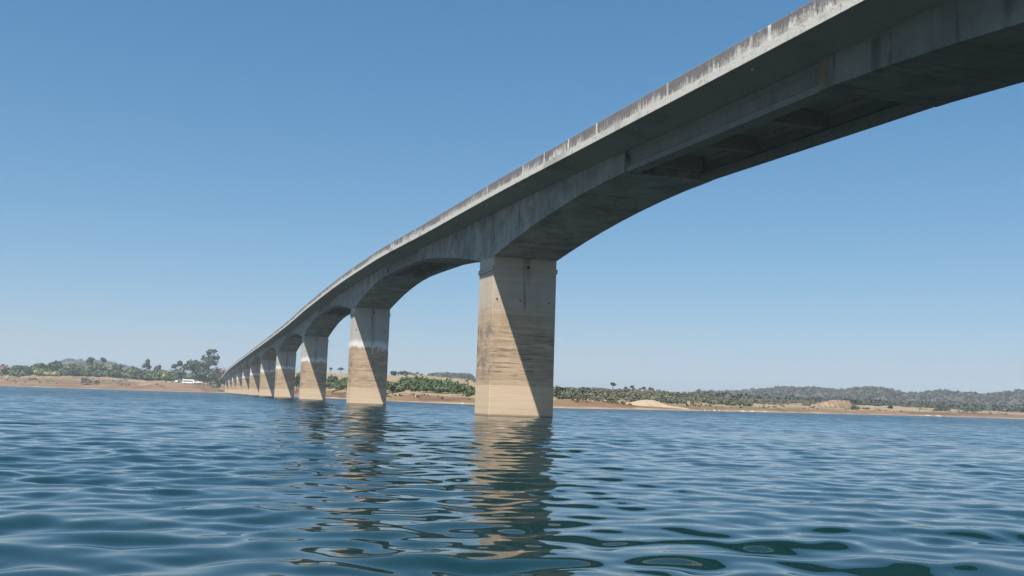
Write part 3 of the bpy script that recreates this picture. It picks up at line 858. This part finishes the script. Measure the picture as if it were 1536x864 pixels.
def wood(name, label, mat, spec, n, leaf, jit, seed):
    """one continuous mass of crowns over (column range, distance range)"""
    rs = np.random.RandomState(seed); Q = []
    for (x0, x1, f0, f1, cnt, h0, h1) in spec:
        for i in range(cnt):
            x = rs.uniform(x0, x1); nd = column_nodes(x)
            fr = rs.uniform(f0, f1)
            if name == 'bank_growth' and math.sin(x * 0.11) + math.sin(x * 0.043 + fr * 5) + math.sin(x * 0.31 + fr * 9) < 0.35:
                continue                                   # weeds grow in drifts
            r = float(np.interp(fr, range(9), nd[:, 0]))
            X, Y, z = place(x, r)
            H = rs.uniform(h0, h1); W_ = H * rs.uniform(0.9, 1.5)
            q = leaf_quads(rs, crown_lobes('shrub', H, W_, rs), n, leaf * (0.7 + 0.6 * rs.rand()), jit)
            Q.append(q + np.array([X, Y, z - 0.1 * H]))
    o = quads_obj(name, np.concatenate(Q), M[mat])
    return tag(o, label, 'undergrowth' if name == 'bank_growth' else 'woodland', kind='stuff')


# (columns, inland position, count, heights)
wood('green_wood', 'continuous green wood along the top of the left bank', 'wood',
     [(16, 262, 3.12, 3.45, 190, 5, 8.5), (16, 262, 3.45, 4.0, 170, 6, 9), (270, 330, 3.2, 3.9, 50, 5, 9), (-500, 16, 3.1, 4.0, 90, 4, 7)], 130, 0.8, 0.4, 21)
wood('thicket', 'green thicket on the bank behind the bridge piers', 'wood',
     [(440, 700, 3.02, 3.16, 150, 2.2, 4.2), (700, 760, 3.0, 3.1, 20, 1.5, 2.6)], 150, 0.30, 0.4, 22)
wood('bank_growth', 'low dry weeds scattered over the bare lake bank', 'olive',
     [(-60, 330, 2.2, 3.05, 900, 0.3, 1.0), (380, 720, 2.3, 3.0, 160, 0.15, 0.4), (780, 1220, 2.3, 3.05, 300, 0.15, 0.45), (1220, 1560, 2.5, 3.7, 420, 0.25, 0.8)], 14, 0.24, 0.5, 31)
wood('dry_scrub', 'grey-green dry scrub behind the sand heap on the right shore', 'scrub',
     [(800, 1130, 3.0, 3.25, 420, 1.0, 2.5), (800, 1130, 3.25, 3.97, 620, 0.7, 1.6), (1130, 1260, 3.25, 3.9, 170, 1.2, 2.4), (600, 830, 3.5, 4.0, 50, 0.6, 1.2)], 75, 0.24, 0.25, 23)
wood('hill_forest', 'dull forest covering the far hills on the right', 'forest',
     [(1040, 1560, 4.15, 6.25, 2600, 3.2, 6), (1560, 2300, 4.2, 6.2, 500, 4, 7), (1440, 1560, 3.6, 4.2, 140, 3, 5), (1110, 1440, 4.02, 4.2, 150, 3, 5)], 34, 1.15, 0.2, 24)
wood('distant_forest', 'hazy forest on the hill beyond the left wood', 'forest',
     [(-200, 330, 5.2, 6.2, 1300, 3.5, 6), (640, 720, 5.6, 6.1, 220, 2.5, 4)], 26, 1.5, 0.2, 25)

# ------------------------------------------------------------------ shore details
def heap():
    """pale sand heap with a long spit, a thing of its own on the bank"""
    xs = np.linspace(930, 1050, 61); rr = np.linspace(-1, 1, 15)
    yt = np.interp(xs, [930, 940, 952, 962, 970, 980, 988, 996, 1008, 1020, 1035, 1050], [607.8, 604.6, 602.2, 600.2, 599.6, 600.2, 602.6, 606.2, 608.8, 610.2, 613.2, 615.6])
    V = np.zeros((len(xs), len(rr), 3))
    for i, x in enumerate(xs):
        nd = column_nodes(x); r0 = np.interp(x, [930, 970, 1000, 1050], [nd[1, 0] + 20, nd[1, 0] + 18, nd[1, 0] + 13, nd[1, 0] + 4])
        half = np.interp(x, [930, 945, 970, 995, 1050], [2.5, 5, 9, 6, 3.5])
        top = CAM_H + (horizon(x) - yt[i]) * r0 / F
        for j, t in enumerate(rr):
            X, Y, z = place(x, r0 + t * half)
            V[i, j] = (X, Y, max(z - 0.15, 0) * 0 + (z - 0.12) + max(top - z + 0.12, 0.12) * (1 - abs(t) ** 1.5))
    idx = np.arange(V.shape[0] * V.shape[1]).reshape(V.shape[:2])
    Q = np.stack([idx[:-1, :-1], idx[1:, :-1], idx[1:, 1:], idx[:-1, 1:]], -1).reshape(-1, 4)
    o = np_mesh('sand_heap', V.reshape(-1, 3), Q, M['sand'], True)
    m = o.modifiers.new('solid', 'SOLIDIFY'); m.thickness = 0.4; m.offset = -1
    tag(o, 'pale sand heap with a long low tail on the right shore', 'sand heap')


heap()


def quarry():
    """pinkish earth cut in the right shore"""
    xs = np.linspace(1216, 1282, 45); tt = np.linspace(0, 1, 14)
    top = np.interp(xs, [1216, 1224, 1236, 1250, 1264, 1274, 1278, 1282], [608, 605.5, 603.6, 600.8, 601.6, 602.0, 607, 613])
    rs = np.random.RandomState(5); V = np.zeros((len(xs), len(tt) + 1, 3))
    for i, x in enumerate(xs):
        nd = column_nodes(x); r0 = nd[3, 0] + 6
        zt = CAM_H + (horizon(x) - top[i]) * (r0 + 9) / F
        for j, t in enumerate(tt):
            X, Y, z = place(x, r0 + 9 * t)
            e = 0.45 * math.sin(i * 1.3 + j * 0.7) * math.sin(math.pi * t)
            V[i, j] = (X, Y, (z - 0.3) + max(zt - z + 0.3, 0.2) * (t ** 0.75) + e)
        X, Y, z = place(x, r0 + 26)
        V[i, -1] = (X, Y, z - 0.3)
    idx = np.arange(V.shape[0] * V.shape[1]).reshape(V.shape[:2])
    Q = np.stack([idx[:-1, :-1], idx[1:, :-1], idx[1:, 1:], idx[:-1, 1:]], -1).reshape(-1, 4)
    nt = NT('pink_cut_earth'); P = nt.pos()
    c = nt.mix(nt.ramp(nt.noise(nt.vmul(P, (0.25, 0.25, 0.9)), 1.0, 4), 0.35, 0.65), (0.17, 0.115, 0.08), (0.26, 0.185, 0.13))
    c = nt.mix(nt.ramp(nt.noise(P, 0.12, 4), 0.52, 0.7, 0, 0.8), c, (0.26, 0.22, 0.11))
    nt.out(c, 0.95, 0.1)
    o = np_mesh('earth_cut', V.reshape(-1, 3), Q, nt.m, True)
    m = o.modifiers.new('solid', 'SOLIDIFY'); m.thickness = 0.5; m.offset = -1
    tag(o, 'pinkish bare earth cut below the forested hills on the right', 'earth cut')


quarry()


def stone(mat, seed):
    rs = np.random.RandomState(seed)
    import bmesh
    bm = bmesh.new(); bmesh.ops.create_icosphere(bm, subdivisions=2, radius=1)
    for v in bm.verts:
        n = 0.75 + 0.25 * math.sin(v.co.x * 3.1 + seed) * math.cos(v.co.y * 2.7 + seed * 2) + rs.uniform(-0.10, 0.10)
        v.co *= n
    me = bpy.data.meshes.new('rock'); bm.to_mesh(me); bm.free(); me.materials.append(M[mat])
    return me


stones = {m: [stone(m, i + 3) for i in range(3)] for m in ('rock', 'darkrock')}
G = 'rocks along the right waterline'
for i, (x, w, h, mt, lab) in enumerate((
        (1054, 5, 1.6, 'darkrock', 'dark flat rock at the waterline, first one right of the sand spit'),
        (1057, 2.2, 2.2, 'rock', 'small pale upright stone just right of the sand spit'),
        (1068, 7, 2.0, 'darkrock', 'long dark rock at the waterline below the light olive bush'),
        (1071, 6, 1.6, 'rock', 'pale rock lying on the long dark rock at the waterline'),
        (1079, 2, 2.4, 'rock', 'small pale stone standing right of the long dark rock'),
        (1090, 3, 1.2, 'rock', 'low pale stone midway between the two dark rock groups'),
        (1106, 8, 1.5, 'darkrock', 'low dark rock left of the long white rock strip'),
        (1114, 9, 1.6, 'rock', 'whitish flat rock, left piece of the long white strip'),
        (1128, 11, 1.5, 'rock', 'whitish flat rock, longest piece of the white strip'),
        (1147, 10, 1.0, 'rock', 'faint pale flat rock right of the white strip'),
        (1160, 2, 1.8, 'darkrock', 'tiny dark stone at the water right of all the pale rocks'),
        (1392, 14, 1.2, 'rock', 'pale gravel ledge at the water below the tan field'),
        (1408, 10, 1.4, 'rock', 'whitish ledge at the water right of the pale gravel ledge'),
        (694, 8, 1.4, 'rock', 'white flat rock at the water just left of the nearest pier'))):
    nd = column_nodes(x); r = nd[1, 0] + (2.0 if mt == 'rock' else 1.0)
    X, Y, z = place(x, r)
    o = link(bpy.data.objects.new('shore_rock', stones[mt][i % 3]))
    o.location = (X, Y, max(z, 0.02)); o.rotation_euler = (0, 0, -math.atan2(*azimuth(x)) + 0.1)
    o.scale = (w * r / F / 2, w * r / F / 3.5, h * r / F * 0.75)
    tag(o, lab, 'rock', G)

# thin white post on the bank
X, Y, z = place(623.5, 232)
po = empty('marker_post', (X, Y, z), 0, 'thin white marker post on the bank between the two near piers', 'post')
mb = MB(); mb.tube([(0, 0, -0.3), (0, 0, 0.75)], 0.055, 8); mb.build('pole', M['limewash'], po)
mb = MB(); mb.box(-0.09, 0.09, -0.09, 0.09, 0.75, 0.81); mb.build('cap', M['limewash'], po)


# ------------------------------------------------------------------ vehicles on the left bank
def profile_solid(mb, pts, y0, y1, inset=0.0):
    """side outline (x,z) extruded across y with a little tumblehome"""
    rings = []
    zs = [p[1] for p in pts]; zm = min(zs) + (max(zs) - min(zs)) * 0.5
    for y, s in ((y0, 1), (y0 * 0.8 + y1 * 0.2, 0), (y1 * 0.8 + y0 * 0.2, 0), (y1, -1)):
        rings.append([(x, y + (s * inset if zz > zm else 0), zz) for x, zz in pts])
    mb.loft(rings)


def wheel(parent, x, y, r):
    mb = MB(); mb.tube([(x, y - 0.11, r), (x, y + 0.11, r)], r, 14)
    w = mb.build('wheel', M['tyre'], parent)
    s = -1 if y < 0 else 1
    mb = MB(); mb.tube([(x, y + s * 0.08, r), (x, y + s * 0.125, r)], r * 0.55, 12); mb.build('rim', M['chrome'], w)


def bus(x, r, rz):
    X, Y, z = place(x, r)
    b = empty('minibus', (X, Y, z), rz, 'long white minibus with a band of dark windows parked on the left bank', 'minibus')
    L, H = 7.6, 2.9
    mb = MB(); profile_solid(mb, [(-L / 2, 0.45), (L / 2, 0.45), (L / 2 + 0.05, 1.3), (L / 2 - 0.35, 2.5), (L / 2 - 0.8, H), (-L / 2 + 0.2, H), (-L / 2, 2.8)], -1.1, 1.1, 0.08)
    mb.build('body', M['paint'], b, bevel=0.05)
    for s in (-1, 1):
        for i in range(4):
            mb = MB(); x0 = -L / 2 + 0.4 + i * 1.55
            mb.box(x0, x0 + 1.49, s * 1.075 - 0.03, s * 1.075 + 0.03, 1.5, 2.2); mb.build('side_window', M['glass'], b)
    mb = MB(); mb.add([(L / 2 + 0.03, -0.9, 1.42), (L / 2 + 0.03, 0.9, 1.42), (L / 2 - 0.30, 0.85, 2.45), (L / 2 - 0.30, -0.85, 2.45),
                       (L / 2 - 0.08, -0.9, 1.42), (L / 2 - 0.08, 0.9, 1.42), (L / 2 - 0.42, 0.85, 2.45), (L / 2 - 0.42, -0.85, 2.45)],
                      [(0, 1, 2, 3), (7, 6, 5, 4), (0, 4, 5, 1), (1, 5, 6, 2), (2, 6, 7, 3), (3, 7, 4, 0)]); mb.build('windscreen', M['glass'], b)
    for wx in (-L / 2 + 1.7, L / 2 - 1.3):
        for wy in (-1.0, 1.0): wheel(b, wx, wy, 0.43)
    for wy in (-0.8, 0.8):
        mb = MB(); mb.box(L / 2 + 0.0, L / 2 + 0.05, wy - 0.15, wy + 0.15, 0.8, 1.0); mb.build('headlight', M['chrome'], b)
    mb = MB(); mb.box(L / 2 - 0.05, L / 2 + 0.12, -1.05, 1.05, 0.42, 0.66); mb.build('bumper', M['chrome'], b)


def car(name, cat, label, x, r, rz, pick=False, sc_=1.0):
    X, Y, z = place(x, r)
    b = empty(name, (X, Y, z), rz, label, cat); b.scale = (sc_,) * 3
    mb = MB(); profile_solid(mb, [(-2.25, 0.35), (2.2, 0.35), (2.25, 0.75), (1.2, 1.02), (-2.25, 1.05)], -0.88, 0.88, 0.02)
    mb.build('body', M['paint'], b, bevel=0.05)
    cab = [(1.15, 1.0), (0.45, 1.62), (-0.6, 1.66), (-0.95, 1.03)] if pick else [(1.15, 1.0), (0.35, 1.60), (-1.5, 1.64), (-2.15, 1.03)]
    mb = MB(); profile_solid(mb, cab, -0.80, 0.80, 0.12); cb = mb.build('cabin', M['glass'], b)
    x0, x1 = (-0.68, 0.5) if pick else (-1.6, 0.42)
    mb = MB(); mb.box(x0, x1, -0.70, 0.70, 1.62, 1.70); mb.build('roof', M['paint'], b, bevel=0.03)
    for wx in (-1.4, 1.4):
        for wy in (-0.80, 0.80): wheel(b, wx, wy, 0.33)
    for wy in (-0.62, 0.62):
        mb = MB(); mb.box(2.18, 2.27, wy - 0.14, wy + 0.14, 0.62, 0.76); mb.build('headlight', M['chrome'], b)
    for f in (-2.3, 2.17):
        mb = MB(); mb.box(f, f + 0.12, -0.84, 0.84, 0.36, 0.52); mb.build('bumper', M['chrome'], b)
    return b


bus(282.3, 690, R(8))
car('parked_car', 'car', 'white car with a dark window band parked right of the minibus', 295.8, 694, R(14), False, 1.32)
car('pickup_truck', 'pickup', 'small white pickup half hidden left of the minibus', 267.3, 700, R(70), True, 1.2)

# ------------------------------------------------------------------ air, light, camera
mb = MB(); mb.box(-2450, 2450, -1010, 2960, -4.2, 95.0)
hz = mb.build('haze', bpy.data.materials.new('thin_haze'))
hm = hz.data.materials[0]; hm.use_nodes = True
hm.node_tree.nodes.clear()
ho = hm.node_tree.nodes.new('ShaderNodeOutputMaterial'); hv = hm.node_tree.nodes.new('ShaderNodeVolumePrincipled')
hv.inputs['Color'].default_value = (0.82, 0.90, 1.0, 1); hv.inputs['Density'].default_value = 0.00027; hv.inputs['Anisotropy'].default_value = 0.1
hm.node_tree.links.new(hv.outputs[0], ho.inputs['Volume'])
tag(hz, 'thin pale haze over the lake', 'haze', kind='stuff')

SUN_S = np.array([-T_[0] - 1.15 * A_[0], -T_[1] - 1.15 * A_[1], 2.613]); SUN_S /= np.linalg.norm(SUN_S)
sun_el = math.asin(SUN_S[2]); sun_az = math.atan2(SUN_S[0], SUN_S[1])
w = bpy.data.worlds.new('World'); sc.world = w; w.use_nodes = True
sky = w.node_tree.nodes.new('ShaderNodeTexSky'); sky.sky_type = 'NISHITA'; sky.sun_disc = False
sky.sun_elevation = sun_el; sky.sun_rotation = sun_az % (2 * math.pi)
sky.altitude = 1500; sky.air_density = 1.0; sky.dust_density = 3.0; sky.ozone_density = 1.5
tint = w.node_tree.nodes.new('ShaderNodeMix'); tint.data_type = 'RGBA'; tint.blend_type = 'MULTIPLY'; tint.inputs[0].default_value = 1
tint.inputs[7].default_value = (0.355, 0.835, 1.27, 1)          # clear dry-season air, cool white balance
sep = w.node_tree.nodes.new('ShaderNodeSeparateColor'); comb = w.node_tree.nodes.new('ShaderNodeCombineColor')
w.node_tree.links.new(sky.outputs[0], sep.inputs[0])
for ch, ex in enumerate((1.24, 0.80, 0.66)):                    # camera response to the sky's colour
    pw = w.node_tree.nodes.new('ShaderNodeMath'); pw.operation = 'POWER'; pw.inputs[1].default_value = ex
    w.node_tree.links.new(sep.outputs[ch], pw.inputs[0]); w.node_tree.links.new(pw.outputs[0], comb.inputs[ch])
w.node_tree.links.new(comb.outputs[0], tint.inputs[6]); w.node_tree.links.new(tint.outputs[2], w.node_tree.nodes['Background'].inputs[0])
w.node_tree.nodes['Background'].inputs[1].default_value = 0.092
ld = bpy.data.lights.new('sun', 'SUN'); ld.energy = 5.0; ld.angle = R(0.53); ld.color = (1.0, 0.95, 0.87)
ld.cycles.use_multiple_importance_sampling = False
lo = link(bpy.data.objects.new('sun', ld))
lo.rotation_euler = Vector(SUN_S).to_track_quat('Z', 'Y').to_euler()

cd = bpy.data.cameras.new('camera'); co = link(bpy.data.objects.new('camera', cd))
cd.sensor_width = 36; cd.lens = F / 1536 * 36; cd.clip_start = 0.05; cd.clip_end = 8000
co.matrix_world = Matrix.Translation((0, 0, CAM_H)) @ Matrix.Rotation(math.pi / 2 + PITCH, 4, 'X') @ Matrix.Rotation(ROLL, 4, 'Z')
sc.camera = co

sc.render.engine = 'CYCLES'
sc.view_settings.view_transform = 'Standard'; sc.view_settings.look = 'None'
sc.view_settings.exposure = 0.86; sc.view_settings.gamma = 1.0; sc.view_settings.use_curve_mapping = False
sc.cycles.use_denoising = True
sc.cycles.max_bounces = 8; sc.cycles.volume_bounces = 0
sc.cycles.sample_clamp_indirect = 4.0
sc.cycles.blur_glossy = 0.6
sc.cycles.caustics_reflective = True; sc.cycles.caustics_refractive = False
